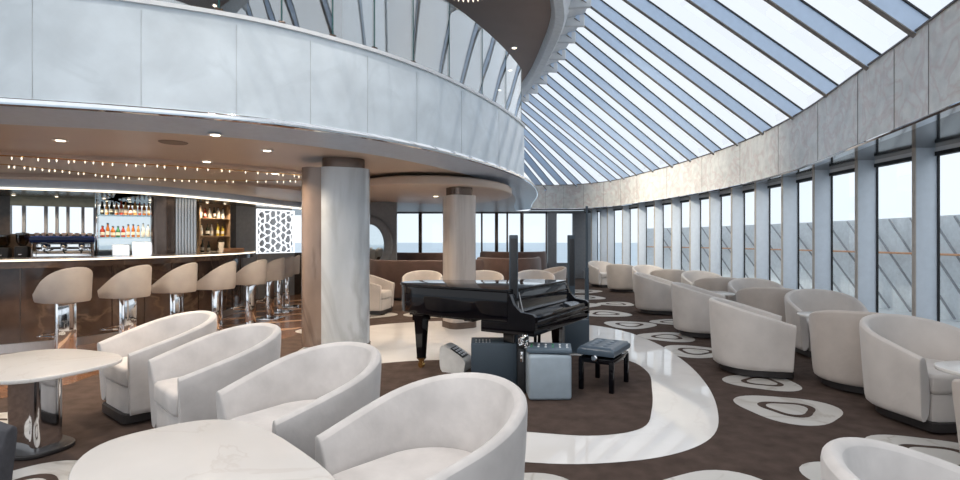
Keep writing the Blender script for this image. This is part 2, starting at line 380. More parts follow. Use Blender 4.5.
# window bays: sill, transom, deep inner fin and pane
cum = [0]
for a, b in zip(WP, WP[1:]): cum.append(cum[-1]+math.hypot(b[0]-a[0], b[1]-a[1]))
def at_len(s):
    for i in range(len(cum)-1):
        if cum[i+1] >= s:
            t = (s-cum[i])/(cum[i+1]-cum[i]); a, b = WP[i], WP[i+1]
            return (a[0]+(b[0]-a[0])*t, a[1]+(b[1]-a[1])*t), math.atan2(b[1]-a[1], b[0]-a[0])
    return WP[-1], math.atan2(WP[-1][1]-WP[-2][1], WP[-1][0]-WP[-2][0])
SP = 1.03; nwin = int(cum[-1]/SP)
S0 = .28
for i in range(nwin):
    (x0, y0), a0 = at_len(i*SP+S0); (x1, y1), a1 = at_len((i+1)*SP+S0)
    a = math.atan2(y1-y0, x1-x0); L = math.hypot(x1-x0, y1-y0); cx, cy = (x0+x1)/2, (y0+y1)/2
    w = MB()
    w.box((cx, cy, .14), (L, .14, .28), rz=a, mi=0)
    w.box((cx, cy, 2.575), (L, .08, .05), rz=a, mi=2); w.box((cx, cy, 2.63), (L, .06, .06), rz=a, mi=1)
    w.box((cx, cy, .30), (L, .2, .04), .005, rz=a, mi=1)
    w.box((x0-math.cos(a)*.034, y0-math.sin(a)*.034, 1.43), (.018, .022, 2.3), rz=a, mi=2)
    wo = struct(w.build('window_%d' % (i+1), [M_white, M_white, M_gasket]))
    nx, ny = -math.sin(a0), math.cos(a0)
    f = MB()
    D = .27; c = (x0+nx*(D/2), y0+ny*(D/2), 1.33)
    f.box(c, (.05, D, 2.65), .004, rz=a0, mi=0)
    f.box((x0+nx*(D+.004), y0+ny*(D+.004), 1.33), (.052, .012, 2.65), rz=a0, mi=1)
    f.build('fin', [M_fin, mat('fin_beige', (.55, .50, .45), .4)], wo)
    p = MB(); p.add([(x0, y0, .3), (x1, y1, .3), (x1, y1, 2.56), (x0, y0, 2.56)], [[0, 1, 2, 3]]); p.build('pane', G_win, wo)

# skylight bays: fin, gasket and pane
for i in range(len(RING)):
    B = Vector((BANDP[i][0], BANDP[i][1], 3.55)); R = Vector((RING[i][0], RING[i][1], ZR))
    h = Vector((B.x-R.x, B.y-R.y, 0)).normalized()
    B = B+h*.30+Vector((0, 0, .03))
    d = (R-B).normalized(); side = d.cross(Vector((0, 0, 1))).normalized(); nn = side.cross(d).normalized()
    if nn.z > 0: nn = -nn
    B = B-d*.25; R = R+d*.1
    f = MB()
    def bar(w, dep, off, mi):
        q = []
        for P in (B, R):
            for sx, o in ((-w/2, off), (w/2, off), (w/2, off+dep), (-w/2, off+dep)): q.append(P+side*sx+nn*o)
        f.add(q, [[0, 1, 2, 3], [7, 6, 5, 4], [0, 4, 5, 1], [1, 5, 6, 2], [2, 6, 7, 3], [3, 7, 4, 0]], mi)
    bar(.055, .19, .02, 0); bar(.058, .012, .21, 1); bar(.08, .02, 0, 2)
    fo = struct(f.build('window_%d' % (i+40), [mat('skylight_fin', (.62, .75, .93), .2, var=.03), M_finside, M_gasket]))
    if i < len(RING)-1:
        B2 = Vector((BANDP[i+1][0], BANDP[i+1][1], 3.55)); R2 = Vector((RING[i+1][0], RING[i+1][1], ZR))
        h2 = Vector((B2.x-R2.x, B2.y-R2.y, 0)).normalized(); B2 = B2+h2*.3+Vector((0, 0, .03))
        p = MB(); p.add([B, B2, R2, R], [[0, 1, 2, 3]]); p.build('pane', G_sky, fo)

# back wall: windows with mullions
BY = 20.5
for i in range(9):
    x0 = -5.35+i*1.0
    w = MB()
    w.box((x0+.5, BY, .3), (1.0, .2, .6), mi=0); w.box((x0+.5, BY, 2.59), (1.0, .16, .1), mi=0)
    w.box((x0, BY, 1.6), (.13, .2, 1.95), .01, mi=(0 if i < 3 else 1))
    if i in (4, 5, 6): w.box((x0+.42, BY-.05, 1.6), (.07, .12, 1.95), .01, mi=1)
    wo = struct(w.build('window_%d' % (100+i), [M_greywall, M_bronze]))
    p = MB(); p.add([(x0, BY, .6), (x0+1, BY, .6), (x0+1, BY, 2.54), (x0, BY, 2.54)], [[0, 1, 2, 3]]); p.build('pane', G_win, wo)
wr = MB(); wr.box((4.0, BY-.1, 1.32), (.75, .15, 2.64), mi=0); wr.box((2.75, 19.9, 1.3), (.34, .3, 2.6), .03, mi=0); wr.box((4.55, 19.2, 1.32), (.22, .25, 2.64), .02, mi=1)
struct(wr.build('wall_back', [M_greywall, M_fin]))

# ------------------------------------------------------------------ outside
o = MB(); o.add([(-3000, -3000, -30), (3000, -3000, -30), (3000, 6000, -30), (-3000, 6000, -30)], [[0, 1, 2, 3]])
tag(o.build('sea', M_sea, fix=False), 'pale blue-grey sea out to the horizon beyond the windows', 'sea', kind='stuff')
o = MB(); o.flat(offset(WP, -.1)+offset(WP, -3.6)[::-1], -.05, 0)
struct(o.build('floor_outer', M_deck, fix=False))
OW = offset(WP, -3.2)
bw = empty('deck_bulwark'); tag(bw, 'grey bulwark of the outer deck seen through the right-hand windows', 'bulwark')
o = MB(); o.sweep(OW, [(0, -.05), (0, 1.98), (-.08, 1.98), (-.08, -.05)]); o.build('panel', M_bulwark, bw)
no = normals(OW)
for k in range(6, len(OW)-3, 2):
    o = MB(); (x, y) = OW[k]; nx, ny = no[k]
    x2, y2 = OW[max(k-6, 0)]
    o.tube([(x+nx*.07, y+ny*.07, 1.95), (x2+nx*.07, y2+ny*.07, .0)], .022, 6)  # added bar imitating skylight ribs reflected in the window glass
    o.build('reflected_rib', M_greywall, bw)
o = MB(); o.tube([(x+nx*.12, y+ny*.12, 1.22) for (x, y), (nx, ny) in zip(OW, no)], .022, 8); o.build('handrail', M_teak, bw)

# ------------------------------------------------------------------ columns
def column(name, x, y, w, d, rz, label, m1, m2, top=2.6):
    t = empty(name, (x, y, 0), rz); tag(t, label, 'column')
    a = MB(); ol = rrect(w, d, min(w, d)*.3, 8); a.prism(ol, .10, top-.14, 0, 0, True)
    if m2:
        pass
    a.build('shaft', m1, t)
    c = MB(); c.prism(rrect(w*.82, d*.82, min(w, d)*.28, 8), top-.15, top+.0, 0, 0, True); c.build('collar', M_bronze, t)
    b = MB(); b.prism(rrect(w+.02, d+.02, min(w, d)*.3, 8), 0.003, .11, 0, 0, True); b.build('base', M_bronze, t)
    return t
c1 = column('marble_column', -1.88, 7.15, .68, .64, rad(20), 'large grey marble column, bronze collar, warm reflection painted on one side, beside the grand piano', M_colmar, None)
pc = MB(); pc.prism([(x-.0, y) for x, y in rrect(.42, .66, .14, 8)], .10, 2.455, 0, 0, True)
po = pc.build('side_panel', M_colwarm, c1, (-.33, .09, 0)); po['label'] = 'marble side panel, brown from painted warm reflection'
gv = MB(); gv.box((.06, -.312, 1.3), (.02, .012, 2.3), .003); gv.build('metal_seam', M_brushed, c1)
c2 = column('marble_column', -.36, 9.0, .5, .5, rad(30), 'slimmer beige marble column standing behind the grand piano', marble('column_beige', (.52, .46, .42), (.42, .36, .32), .12, 1.0, .04, .08, stretch=(4, 4, .3), amount=.5), None, top=2.4)
c3 = empty('bar_column', (-6.42, 10.6, 0)); tag(c3, 'round bronze and silver column between the two bottle displays of the bar', 'column')
a = MB(); a.lathe([(.24, 0.003), (.24, 2.47)], 24); a.build('shaft', M_bronze, c3)
a = MB()
for q in range(7): a.lathe([(.03, 0.003), (.03, 2.47)], 8, (.25+.045*q, -.02+.03*q, 0))
a.build('fluted_panel', M_brushed, c3)
cu = empty('white_column', (-1.75, 7.9, 3.58)); tag(cu, 'pale round column standing on the upper deck behind the balustrade', 'column')
a = MB(); a.lathe([(.33, .003), (.33, 2.13)], 28); a.build('shaft', M_white, cu)
a = MB(); a.lathe([(.36, .003), (.36, .12)], 28); a.build('base', M_brushed, cu)

# ------------------------------------------------------------------ tub chairs
def tub_mesh(R=.45, fwd=.37, Hb=.82, Ha=.60, z0=.085, t_top=.07, t_in=.12, seatz=.36, inset=.05, taper=.90, nf_=5, nb_=18):
    """returns (MB of the upholstered shell, inner outline at seat height)"""
    st = []
    for i in range(nf_): t = i/nf_; st.append((fwd*(1-t), R-inset*(1-t)**1.3, 1))
    for i in range(nb_+1):
        a = PI/2+PI*i/nb_; st.append((R*math.cos(a), R*math.sin(a), 1))
    for i in range(nf_): t = (i+1)/nf_; st.append((fwd*t, -(R-inset*t**1.3), 1))
    path = [(x, y) for x, y, _ in st]
    nrm = normals(path)           # travelling front-left -> back -> front-right ; left normal points... inward
    rows = []; n = len(path)
    for i, ((x, y), (nx, ny)) in enumerate(zip(path, nrm)):
        u = (x+R)/(R+fwd); H = Hb-(Hb-Ha)*max(0, u)**1.15
        ends = min(i, n-1-i)
        if nx*x+ny*y > 0: nx, ny = -nx, -ny
        def P(off, z):
            s = taper+(1-taper)*min(1, (z-z0)/(H-z0)); return ((x+nx*off)*s, (y+ny*off)*s, z)
        r = t_top/2
        rows.append([P(0.012, z0), P(0, z0+.03), P(0, z0+.4*(H-z0)), P(0, H-r*1.4), P(.006, H-r*.55), P(.022, H-.008), P(r, H), P(t_top-.02, H-.008), P(t_top-.004, H-r*.55), P(t_top+.004, H-r*1.5), P(t_in, seatz), P(t_in, z0)])
    # rounded arm fronts
    def endcap(row, dx):
        c = Vector((sum(p[0] for p in row)/len(row), sum(p[1] for p in row)/len(row), 0)); out = []
        for step, sc, fw in ((0, .99, .006), (1, .94, .012), (2, .7, .016)):
            nr_ = []
            cz = (row[0][2]+max(p[2] for p in row))/2
            for p in row:
                nr_.append((c.x+(p[0]-c.x)*sc+fw+(p[0]-c.x)*0, c.y+(p[1]-c.y)*sc, p[2]-(.02*(1-sc)*2 if p[2] > cz else 0)))
            out.append(nr_)
        return out
    e1 = endcap(rows[0], 1)[::-1]; e2 = endcap(rows[-1], 1)
    allr = e1+rows+e2
    m = MB(); m.grid(allr, 0, True, cv=True)
    k = len(allr[0]); m.add(allr[0], [list(range(k))], 0, True); m.add(allr[-1], [list(range(k))[::-1]], 0, True)
    return m, rows
def make_chair(matx, label):
    t = empty('tub_chair'); tag(t, label, 'armchair', 'tub armchairs of the lounge')
    sh, rows = tub_mesh()
    o = sh.build('shell', matx, t); 
    sd = o.modifiers.new('sub', 'SUBSURF'); sd.levels = 1; sd.render_levels = 1
    R = .45
    ol = []
    sc = .955
    for i in range(17):
        a = PI/2+PI*i/16; ol.append(((R-.122)*sc*math.cos(a), (R-.122)*sc*math.sin(a)))
    ol += [(.30, -.275), (.355, -.262), (.375, -.22), (.375, .22), (.355, .262), (.30, .275)]
    c = MB(); c.prism(ol, .30, .455, .035, 0, True); so = c.build('seat_cushion', matx, t)
    c = MB(); c.prism([(x*.955, y*.96) for x, y in ol], .085, .30, .008, 0, True); c.build('front_panel', matx, t)
    c = MB(); c.prism([(x*1.02-.0, y*1.06) for x, y in ol], .015, .085, 0, 0, True)
    c.prism([(x*.8, y*.8) for x, y in ol], .003, .02, 0, 0, False); c.build('plinth', M_plinth, t)
    return t
proto = {}
chairs = [
 # x, y, facing vector, material, label
 (-.23, 2.33, (-.79, -.61), 'L', 'pale grey tub armchair nearest the camera, largest, beside the front marble table'),
 (-1.04, 3.12, (-.68, -.73), 'L', 'pale grey tub armchair second from the right in the foreground row of four'),
 (-1.97, 3.92, (-.70, -.71), 'L', 'pale grey tub armchair third from the right in the foreground row of four'),
 (-2.84, 4.64, (-.62, -.78), 'L', 'pale grey tub armchair leftmost of the foreground row, below the bar stools'),
 (-2.60, 2.12, (1, .1), 'K', 'charcoal armchair cut off by the bottom left corner of the photo'),
 (1.49, 1.47, (.9, -.43), 'L', 'pale tub armchair cut off by the bottom edge at the lower right'),
 (3.74, 4.38, (.05, -1), 'W', 'cream tub armchair with open seat beside the small table at the right edge'),
 (3.47, 3.02, (-.05, 1), 'B', 'beige tub armchair cut off by the right edge in front of the small table'),
 (3.86, 5.28, (.6, .8), 'B', 'beige tub armchair turned with its rounded back to the room, right of the patterned inlay'),
 (3.1, 5.95, (.94, -.34), 'W', 'cream tub armchair in side view on dark plinth, closest to the marble ring'),
 (3.48, 8.2, (.93, -.37), 'W', 'cream tub armchair in side view, second along the inner row'),
 (3.62, 10.7, (.9, -.43), 'W', 'cream tub armchair in side view, third along the inner row'),
 (4.12, 15.1, (.5, .87), 'B', 'distant beige tub armchair back-on near the far end of the window row'),
 (3.92, 16.7, (.35, -.94), 'W', 'small distant cream tub armchair at the far end of the window row'),
 (4.52, 13.9, (.1, -1), 'W', 'distant cream tub armchair facing the camera behind the third inner-row chair'),
 (4.55, 12.5, (.3, .95), 'B', 'distant beige tub armchair back-on by the windows'),
 (4.8, 11.2, (.0, -1), 'W', 'cream armchair facing the camera by the windows, third nearest of those'),
 (4.55, 9.9, (.3, .95), 'B', 'beige tub armchair back-on between two window-side cream chairs'),
 (4.75, 8.95, (-.2, -1), 'W', 'cream tub armchair facing the camera by the windows, second nearest of those'),
 (4.36, 7.85, (.4, .9), 'B', 'beige tub armchair mostly hidden behind the side-view chair by the windows'),
 (4.52, 6.85, (-.25, -.97), 'W', 'cream tub armchair facing the camera by the windows, nearest of those'),
 (-1.25, 11.3, (0, -1), 'W', 'cream tub armchair behind the tail of the piano, left of the beige column'),
 (.08, 11.3, (0, -1), 'W', 'cream tub armchair behind the piano, just right of the beige column'),
 (1.22, 11.5, (0, -1), 'W', 'cream tub armchair behind the piano, above its keyboard end'),
 (-2.25, 10.7, (1, -.2), 'W', 'cream tub armchair half hidden by the large marble column'),
 (1.75, 13.2, (-1, -.3), 'B', 'pinkish beige armchair behind the second column speaker'),
]
MM = {'L': M_velvet, 'B': M_velvet2, 'W': M_velvetW, 'K': M_charcoal}
for x, y, f, mk, lab in chairs:
    if mk not in proto:
        r = make_chair(MM[mk], lab); proto[mk] = r
    else: r = copy_tree(proto[mk])
    r.location = (x, y, 0.004); r.rotation_euler = (0, 0, math.atan2(f[1], f[0])); r['label'] = lab

# ------------------------------------------------------------------ lounge tables
def table(x, y, w, d, rz, r, label, z=.615, ped=(.34, .2), group='marble topped lounge tables'):
    t = empty('lounge_table', (x, y, 0.003), rz); tag(t, label, 'table', group)
    c = MB(); 
    ol = []
    for i in range(48):
        a = i*2*PI/48; ca, sa = math.cos(a), math.sin(a); e = 2/2.9
        ol.append((w/2*abs(ca)**e*(1 if ca >= 0 else -1), d/2*abs(sa)**e*(1 if sa >= 0 else -1)))
    c.prism(ol, z-.028, z, .008, 0, True); c.build('tabletop', M_marbtab, t)
    c = MB(); c.prism(rrect(ped[0], ped[1], .05, 6), .03, z-.03, 0, 0, True); c.build('pedestal', M_chrome, t)
    c = MB(); c.prism([(px*.45, py*.45) for px, py in ol], .0, .03, .008, 0, True); c.build('base', M_plinth, t)
    return t
table(-3.2, 3.74, 1.08, .86, rad(-22), .3, 'rounded white marble table on mirror-steel pedestal at the left edge')
table(-1.04, 1.94, 1.40, .76, rad(-47), .3, 'large rounded white marble table in the bottom left foreground')
table(3.5, 3.45, .72, .62, rad(10), .3, 'small white table at the right edge between two armchairs', z=.63, ped=(.16, .16))
table(4.12, 6.12, .62, .6, 0, .3, 'small white table half hidden behind the back-on armchair', z=.615, ped=(.14, .14))
table(3.93, 8.75, .6, .6, 0, .3, 'small white table among the window-side chairs, further down the row', z=.615, ped=(.14, .14))

# ------------------------------------------------------------------ bar stools
def make_stool():
    t = empty('bar_stool'); 
    sh, rows = tub_mesh(R=.27, fwd=.22, Hb=1.17, Ha=.86, z0=.74, t_top=.04, t_in=.055, seatz=.80, inset=.03, taper=.95, nf_=4, nb_=14)
    sh.build('backrest_shell', M_leatherst, t)
    ol = [(.225*math.cos(PI/2+PI*i/14)*.95, .225*math.sin(PI/2+PI*i/14)*.95) for i in range(15)]+[(.19, -.19), (.21, -.16), (.21, .16), (.19, .19)]
    c = MB(); c.prism(ol, .735, .84, .02, 0, True); c.build('seat', M_leatherst, t)
    c = MB(); c.box((0, 0, .385), (.08, .21, .70), .012); c.build('post', M_chrome, t)
    c = MB(); c.prism(rrect(.46, .46, .1), .0, .03, .006, 0, True); c.build('base_plate', M_chrome, t)
    c = MB(); c.tube(cr([(.03, .12, .32), (.25, .17, .32), (.3, .0, .32), (.25, -.17, .32), (.03, -.12, .32)], 5), .012, 8); c.build('footrest', M_chrome, t)
    return t
stools = [(-5.1, 6.4), (-4.69, 6.93), (-4.43, 7.6), (-4.09, 8.1), (-3.95, 8.95), (-3.98, 9.85), (-4.12, 10.7), (-4.28, 11.55)]
BARP = cr([(-10, 5.75), (-8, 5.95), (-6.7, 6.4), (-5.72, 7.05), (-5.25, 7.75), (-4.95, 8.5), (-4.78, 9.5), (-4.82, 10.6), (-5.05, 11.6), (-5.5, 12.4)], 8)
sproto = make_stool()
for i, (x, y) in enumerate(stools):
    r = sproto if i == 0 else copy_tree(sproto)
    b = min(BARP, key=lambda p: (p[0]-x)**2+(p[1]-y)**2)
    r.location = (x, y, .004); r.rotation_euler = (0, 0, math.atan2(b[1]-y, b[0]-x)+rad(22 if i < 4 else 0))
    tag(r, ['taupe bar stool nearest the left edge, on a wide mirrored post', 'taupe bar stool second from the left along the bar', 'taupe bar stool third from the left along the bar', 'taupe bar stool fourth from the left along the bar', 'taupe bar stool fifth from the left, first of the overlapping far four', 'taupe bar stool sixth from the left along the bar', 'taupe bar stool seventh from the left along the bar', 'furthest taupe bar stool, beside the marble column'][i], 'bar stool', 'bar stools along the counter')

# ------------------------------------------------------------------ bar
bar = empty('bar_counter'); tag(bar, 'long curved bar counter faced in dark brown marble with a glowing top edge', 'bar counter')
a = MB(); a.sweep(BARP, [(.22, .003), (.22, 1.14), (.80, 1.14), (.80, .003)]); a.build('front', M_barmar, bar)
a = MB(); a.sweep(BARP, [(.0, 1.13), (.0, 1.215), (.86, 1.215), (.86, 1.13)]); a.build('apron', M_barmar, bar)
a = MB(); a.sweep(BARP, [(-.03, 1.216), (-.03, 1.246), (.9, 1.246), (.9, 1.216)]); a.build('countertop', mat('bar_top_stone', (.62, .55, .47), .15, var=.08), bar)
a = MB(); a.sweep(BARP, [(-.036, 1.222), (-.036, 1.243), (-.031, 1.243), (-.031, 1.222)]); o = a.build('light_strip', E_led, bar); o['label'] = 'glowing warm white edge'
a = MB(); a.sweep(BARP, [(.19, .003), (.19, .12), (.22, .12), (.22, .003)]); a.build('kick_plate', M_brushed, bar)
nbp = normals(BARP)
for k in range(6, len(BARP)-2, 5):
    a = MB(); (x, y), (nx, ny) = BARP[k], nbp[k]
    a.box((x+nx*.216, y+ny*.216, .63), (.012, .012, 1.0), rz=math.atan2(-nx, ny))
    a.build('panel_joint', M_bronze, bar)
# canopy above the bar
CAN = cr([(-12, 7.3), (-9, 7.8), (-7.67, 8.3), (-6.1, 9.1), (-5.35, 10.6), (-4.95, 12.5), (-4.6, 14.2), (-3.9, 17)], 8)
a = MB(); a.sweep(CAN, [(0, 2.34), (-.02, 2.48), (0, 2.50), (4, 2.50), (4, 2.34)], 0); a.sweep(CAN, [(-.02, 2.32), (-.02, 2.342), (.1, 2.342), (.1, 2.32)], 1)
a.sweep(CAN, [(.1, 2.335), (4, 2.335)], 2, closed=False)
struct(a.build('trim_9', [M_lip, E_led, M_olive]))
# back bar wall
BW = cr([(-12, 8.7), (-9.6, 9.6), (-8.6, 10.1), (-7.6, 10.75), (-6.7, 11.35), (-6.1, 12.1), (-5.8, 13.2), (-5.2, 14.2), (-4.5, 14.7), (-2.42, 14.9)], 6)
def bw_at(px):   # point of the wall under an image column, used for laying out the bar
    k = (px-480)/520; best = None
    for a_, b_ in zip(BW, BW[1:]):
        fa, fb = a_[0]-k*a_[1], b_[0]-k*b_[1]
        if fa*fb <= 0 and fa != fb:
            t = fa/(fa-fb); return (a_[0]+(b_[0]-a_[0])*t, a_[1]+(b_[1]-a_[1])*t), math.atan2(b_[1]-a_[1], b_[0]-a_[0])
    return BW[0], 0
a = MB()
def wallseg(pxa, pxb, z0, z1, mi, off=0, th=.1):
    (x0, y0), _ = bw_at(pxa); (x1, y1), _ = bw_at(pxb); an = math.atan2(y1-y0, x1-x0); L = math.hypot(x1-x0, y1-y0)
    cx, cy = (x0+x1)/2-math.sin(an)*(th/2-off), (y0+y1)/2+math.cos(an)*(th/2-off)
    a.box((cx, cy, (z0+z1)/2), (L, th, z1-z0), rz=an, mi=mi)
wallseg(-60, 10, .003, 2.34, 0)
wallseg(10, 95, .003, 1.62, 0); wallseg(10, 95, 2.16, 2.34, 2)
wallseg(95, 160, .003, 2.34, 3); wallseg(160, 192, .003, 2.34, 1); wallseg(192, 225, .003, 2.34, 4)
wallseg(236, 292, .003, 2.34, 1)
wallseg(292, 304, .003, 1.15, 0)
struct(a.build('wall_bar', [M_cabinet, M_greywall, M_olive, M_mirrorg, M_shelfw]))
a = MB(); wallseg(225, 236, .003, 2.34, 0); struct(a.build('door_1', M_cabinet))
# wall with round mirror right of the large column
a = MB(); a.box((-3.45, 15.0, 1.3), (2.1, .12, 2.6)); struct(a.build('wall_left', M_greywall))
rm = empty('round_mirror', (-3.18, 14.88, 1.36)); tag(rm, 'round mirror in thick grey ring frame on the wall behind the large column', 'mirror')
rows = []
for i in range(40):
    t = i*2*PI/40; ct, s_ = math.cos(t), math.sin(t)
    rows.append([(ct*(.56+.13*math.cos(q*PI/4)), .0+.08*math.sin(q*PI/4), s_*(.72+.13*math.cos(q*PI/4))) for q in range(8)])
a = MB(); a.grid(rows, 0, True, cu=True, cv=True); a.build('frame', M_greywall, rm)
a = MB(); a.add([(math.cos(i*PI/20)*.5, 0, math.sin(i*PI/20)*.66) for i in range(40)], [list(range(40))]); a.build('mirror_glass', M_mirrorg, rm)
# windows over the bar cabinets
wn = 60
for pa, pb in ((10, 24), (25, 46), (47, 57), (58, 68), (69, 83), (86, 95)):
    (x0, y0), _ = bw_at(pa); (x1, y1), _ = bw_at(pb); an = math.atan2(y1-y0, x1-x0)
    a = MB(); a.box((x1, y1, 1.89), (.05, .08, .54), rz=an); wo = struct(a.build('window_%d' % wn, M_greywall)); wn += 1
    p = MB(); p.add([(x0, y0, 1.62), (x1, y1, 1.62), (x1, y1, 2.16), (x0, y0, 2.16)], [[0, 1, 2, 3]]); p.build('pane', G_win, wo)

# back counter
CP = [bw_at(px)[0] for px in (-30, 0, 30, 60, 90, 120, 150, 175, 200, 224)]
CPo = offset(CP, -.62)
bc = empty('back_counter'); tag(bc, 'dark back counter of the bar under the bottle shelves', 'counter')
a = MB(); a.sweep(CP, [(-.62, .003), (-.62, .98), (-.01, .98), (-.01, .003)]); a.build('cabinet_body', M_cabinet, bc)
a = MB(); a.sweep(CP, [(-.65, .981), (-.65, 1.01), (-.01, 1.01), (-.01, .981)]); a.build('worktop', M_brushed, bc)

def on_counter(px, off=.35):
    (x, y), an = bw_at(px); return x+math.sin(an)*off, y-math.cos(an)*off, an
# espresso machine
x, y, an = on_counter(66, .34)
em = empty('espresso_machine', (x, y, 1.012), an); tag(em, 'chrome espresso machine with dark blue top panel on the back counter', 'coffee machine')
a = MB(); a.box((0, .05, .17), (.9, .4, .22), .03); a.build('body', M_chrome, em)
a = MB(); a.box((0, .0, .50), (.98, .46, .13), .04); a.build('top_panel', mat('espresso_blue', (.02, .04, .14), .2), em)
a = MB(); a.box((0, -.1, .04), (.9, .34, .07), .02); a.build('drip_tray', M_brushed, em)
a = MB(); a.box((0, .12, .36), (.84, .2, .2), .01); a.build('back_panel', M_chrome, em)
for q in range(3):
    a = MB(); a.lathe([(.05, .30), (.05, .40), (.035, .42)], 14, (-.28+.28*q, -.08, 0)); gh = a.build('group_head', M_chrome, em)
    a = MB(); a.tube([(-.28+.28*q, -.1, .31), (-.26+.28*q, -.3, .28)], .016, 8); a.build('portafilter', M_blackm, gh)
for q in (-1, 1):
    a = MB(); a.tube([(q*.42, -.15, .42), (q*.44, -.24, .3), (q*.43, -.22, .14)], .008, 6); a.build('steam_wand', M_chrome, em)
    a = MB(); a.prism([(-.18, -.03), (.2, -.03), (.2, .42), (.1, .46), (-.1, .4)], -.012, .012); pr = a.build('side_frame', M_chrome, em)
    pr.rotation_euler = (PI/2, 0, PI/2); pr.location = (q*.46, 0, .03)
cupm = mat('cup_ceramic', (.72, .52, .36), .3)
for q in range(9):
    a = MB(); a.lathe([(.02, 0), (.036, .03), (.04, .06), (.034, .06), (.02, .01)], 12)
    o = a.build('coffee_cup', cupm, None, (x+math.cos(an)*(-.4+.1*q), y+math.sin(an)*(-.4+.1*q), 1.012+.566)); o.rotation_euler = (0, 0, an)
    tag(o, 'small cup on the espresso machine, %s from the left' % ORD[q], 'cup', 'cups on top of the espresso machine')
for q, (px, h, lab) in enumerate(((9, .58, 'dark coffee grinder on the back counter at the left edge'), (27, .62, 'black coffee grinder just left of the espresso machine'))):
    x, y, an = on_counter(px, .33)
    g = empty('coffee_grinder', (x, y, 1.012), an); tag(g, lab, 'coffee grinder', 'coffee grinders')
    a = MB(); a.box((0, 0, h*.3), (.2, .26, h*.6), .03); a.build('body', M_blackm, g)
    a = MB(); a.lathe([(.05, h*.6), (.1, h*.75), (.1, h), (.02, h+.01)], 16); a.build('hopper', glass('smoky_hopper', (.25, .2, .15), .1), g)
    a = MB(); a.box((0, -.16, h*.35), (.05, .08, .03), .008); a.build('spout', M_chrome, g)
x, y, an = on_counter(-4, .4)
cb = empty('brass_cabinet', (x, y, 1.012), an); tag(cb, 'olive brass cabinet standing on the back counter at the left end', 'cabinet')
a = MB(); a.box((0, .1, .28), (.3, .3, .55), .01); a.build('body', M_olive, cb)
a = MB(); a.box((.05, -.055, .28), (.012, .015, .4), .004); a.build('handle', M_brass, cb)

# bottles on shelves
bcols = [mat('amber_glass', (.42, .13, .03), .1, var=.2), mat('whisky_glass', (.55, .26, .08), .1, var=.2), mat('clear_bottle', (.62, .64, .62), .08, var=.1), mat('dark_bottle', (.03, .03, .02), .1, var=.2), mat('red_bottle', (.35, .05, .03), .1, var=.2), mat('yellow_bottle', (.72, .55, .08), .15, var=.1), mat('green_bottle', (.05, .2, .08), .1, var=.1)]
bname = ['amber', 'golden brown', 'clear', 'dark', 'reddish', 'yellow', 'green']
M_label = mat('paper_label', (.75, .70, .6), .6, var=.15, scale=40)
def bottle(kind, h, shape):
    a = MB(); r = .028+.005*shape
    a.lathe([(r*.9, 0), (r, .01), (r, h*.55), (r*.85, h*.64), (.013, h*.76), (.012, h*.93)], 12, mi=0)
    a.lathe([(.016, h*.92), (.016, h)], 10, mi=2); a.lathe([(r+.001, h*.16), (r+.001, h*.42)], 12, mi=1)
    return a
def shelf_unit(pxa, pxb, zs, name, label, mats_, depth=.24, where='', seqs=()):
    (x0, y0), _ = bw_at(pxa); (x1, y1), _ = bw_at(pxb); an = math.atan2(y1-y0, x1-x0); L = math.hypot(x1-x0, y1-y0)
    t = empty(name, (x0, y0, 0), an); tag(t, label, 'shelf')
    for z in zs:
        a = MB(); a.box((L/2, -depth/2-.012, z-.0125), (L-.01, depth, .022), .002); a.build('shelf_board', mats_[0], t)
    for e in (0, 1):
        a = MB(); a.box((.01+(L-.02)*e, -depth/2-.012, 1.67), (.02, depth+.005, 1.3), .002); a.build('side_panel', mats_[1], t)
    k = 0
    for z, seq, rowname in zip(zs, seqs, where):
        n = len(seq)
        for j, kd in enumerate(seq):
            if kd is None: continue
            s = (j+.6)/(n+.2)*(L-.08)+.04; off = depth*.5+.012+random.uniform(-.03, .03)
            px_, py_ = x0+math.cos(an)*s+math.sin(an)*off, y0+math.sin(an)*s-math.cos(an)*off
            h = random.uniform(.22, .30)
            b = bottle(kd, h, random.randint(0, 2)).build('liquor_bottle', [bcols[kd], M_label, M_blackm], None, (px_, py_, z+.0005))
            tag(b, '%s bottle on %s, %s from the left' % (bname[kd], rowname, ORD[j]), 'bottle', 'bottles on %s' % rowname)
shelf_unit(97, 158, (1.56, 2.02), 'bottle_shelf', 'glass bottle shelves over the back counter, left of the bar column', (G_clear, M_chrome), where=('the middle glass shelf', 'the top glass shelf'),
           seqs=((4, 0, 0, 6, 4, 1, 0, 1, 2, 2, 2), (3, 1, 3, 0, 4, 1, 0, 1, 4, 0, 1, 3)))
shelf_unit(193, 224, (1.22, 1.60, 2.0), 'bottle_shelf', 'warm lit wooden bottle shelves right of the bar column', (M_shelfw, M_shelfw), where=('the lowest wooden shelf', 'the middle wooden shelf', 'the top wooden shelf'),
           seqs=((3, 3, None, None), (2, 3, 2, 5, 5), (2, 4, 2, 3, 2, 2)))
(xb, yb), anb = bw_at(217)
ib = empty('ice_bucket', (xb+math.sin(anb)*.13+.0, yb-math.cos(anb)*.13, 1.2205)); tag(ib, 'steel ice bucket on the lowest wooden shelf beside the bottles', 'ice bucket')
a = MB(); a.lathe([(.07, 0), (.095, .22), (.1, .23), (.09, .225), (.066, .02)], 20); a.build('bucket', M_chrome, ib)
a = MB(); a.tube([(.09*math.cos(t*PI/8), 0, .22+.08*math.sin(t*PI/8)) for t in range(9)], .006, 6); a.build('handle', M_chrome, ib)
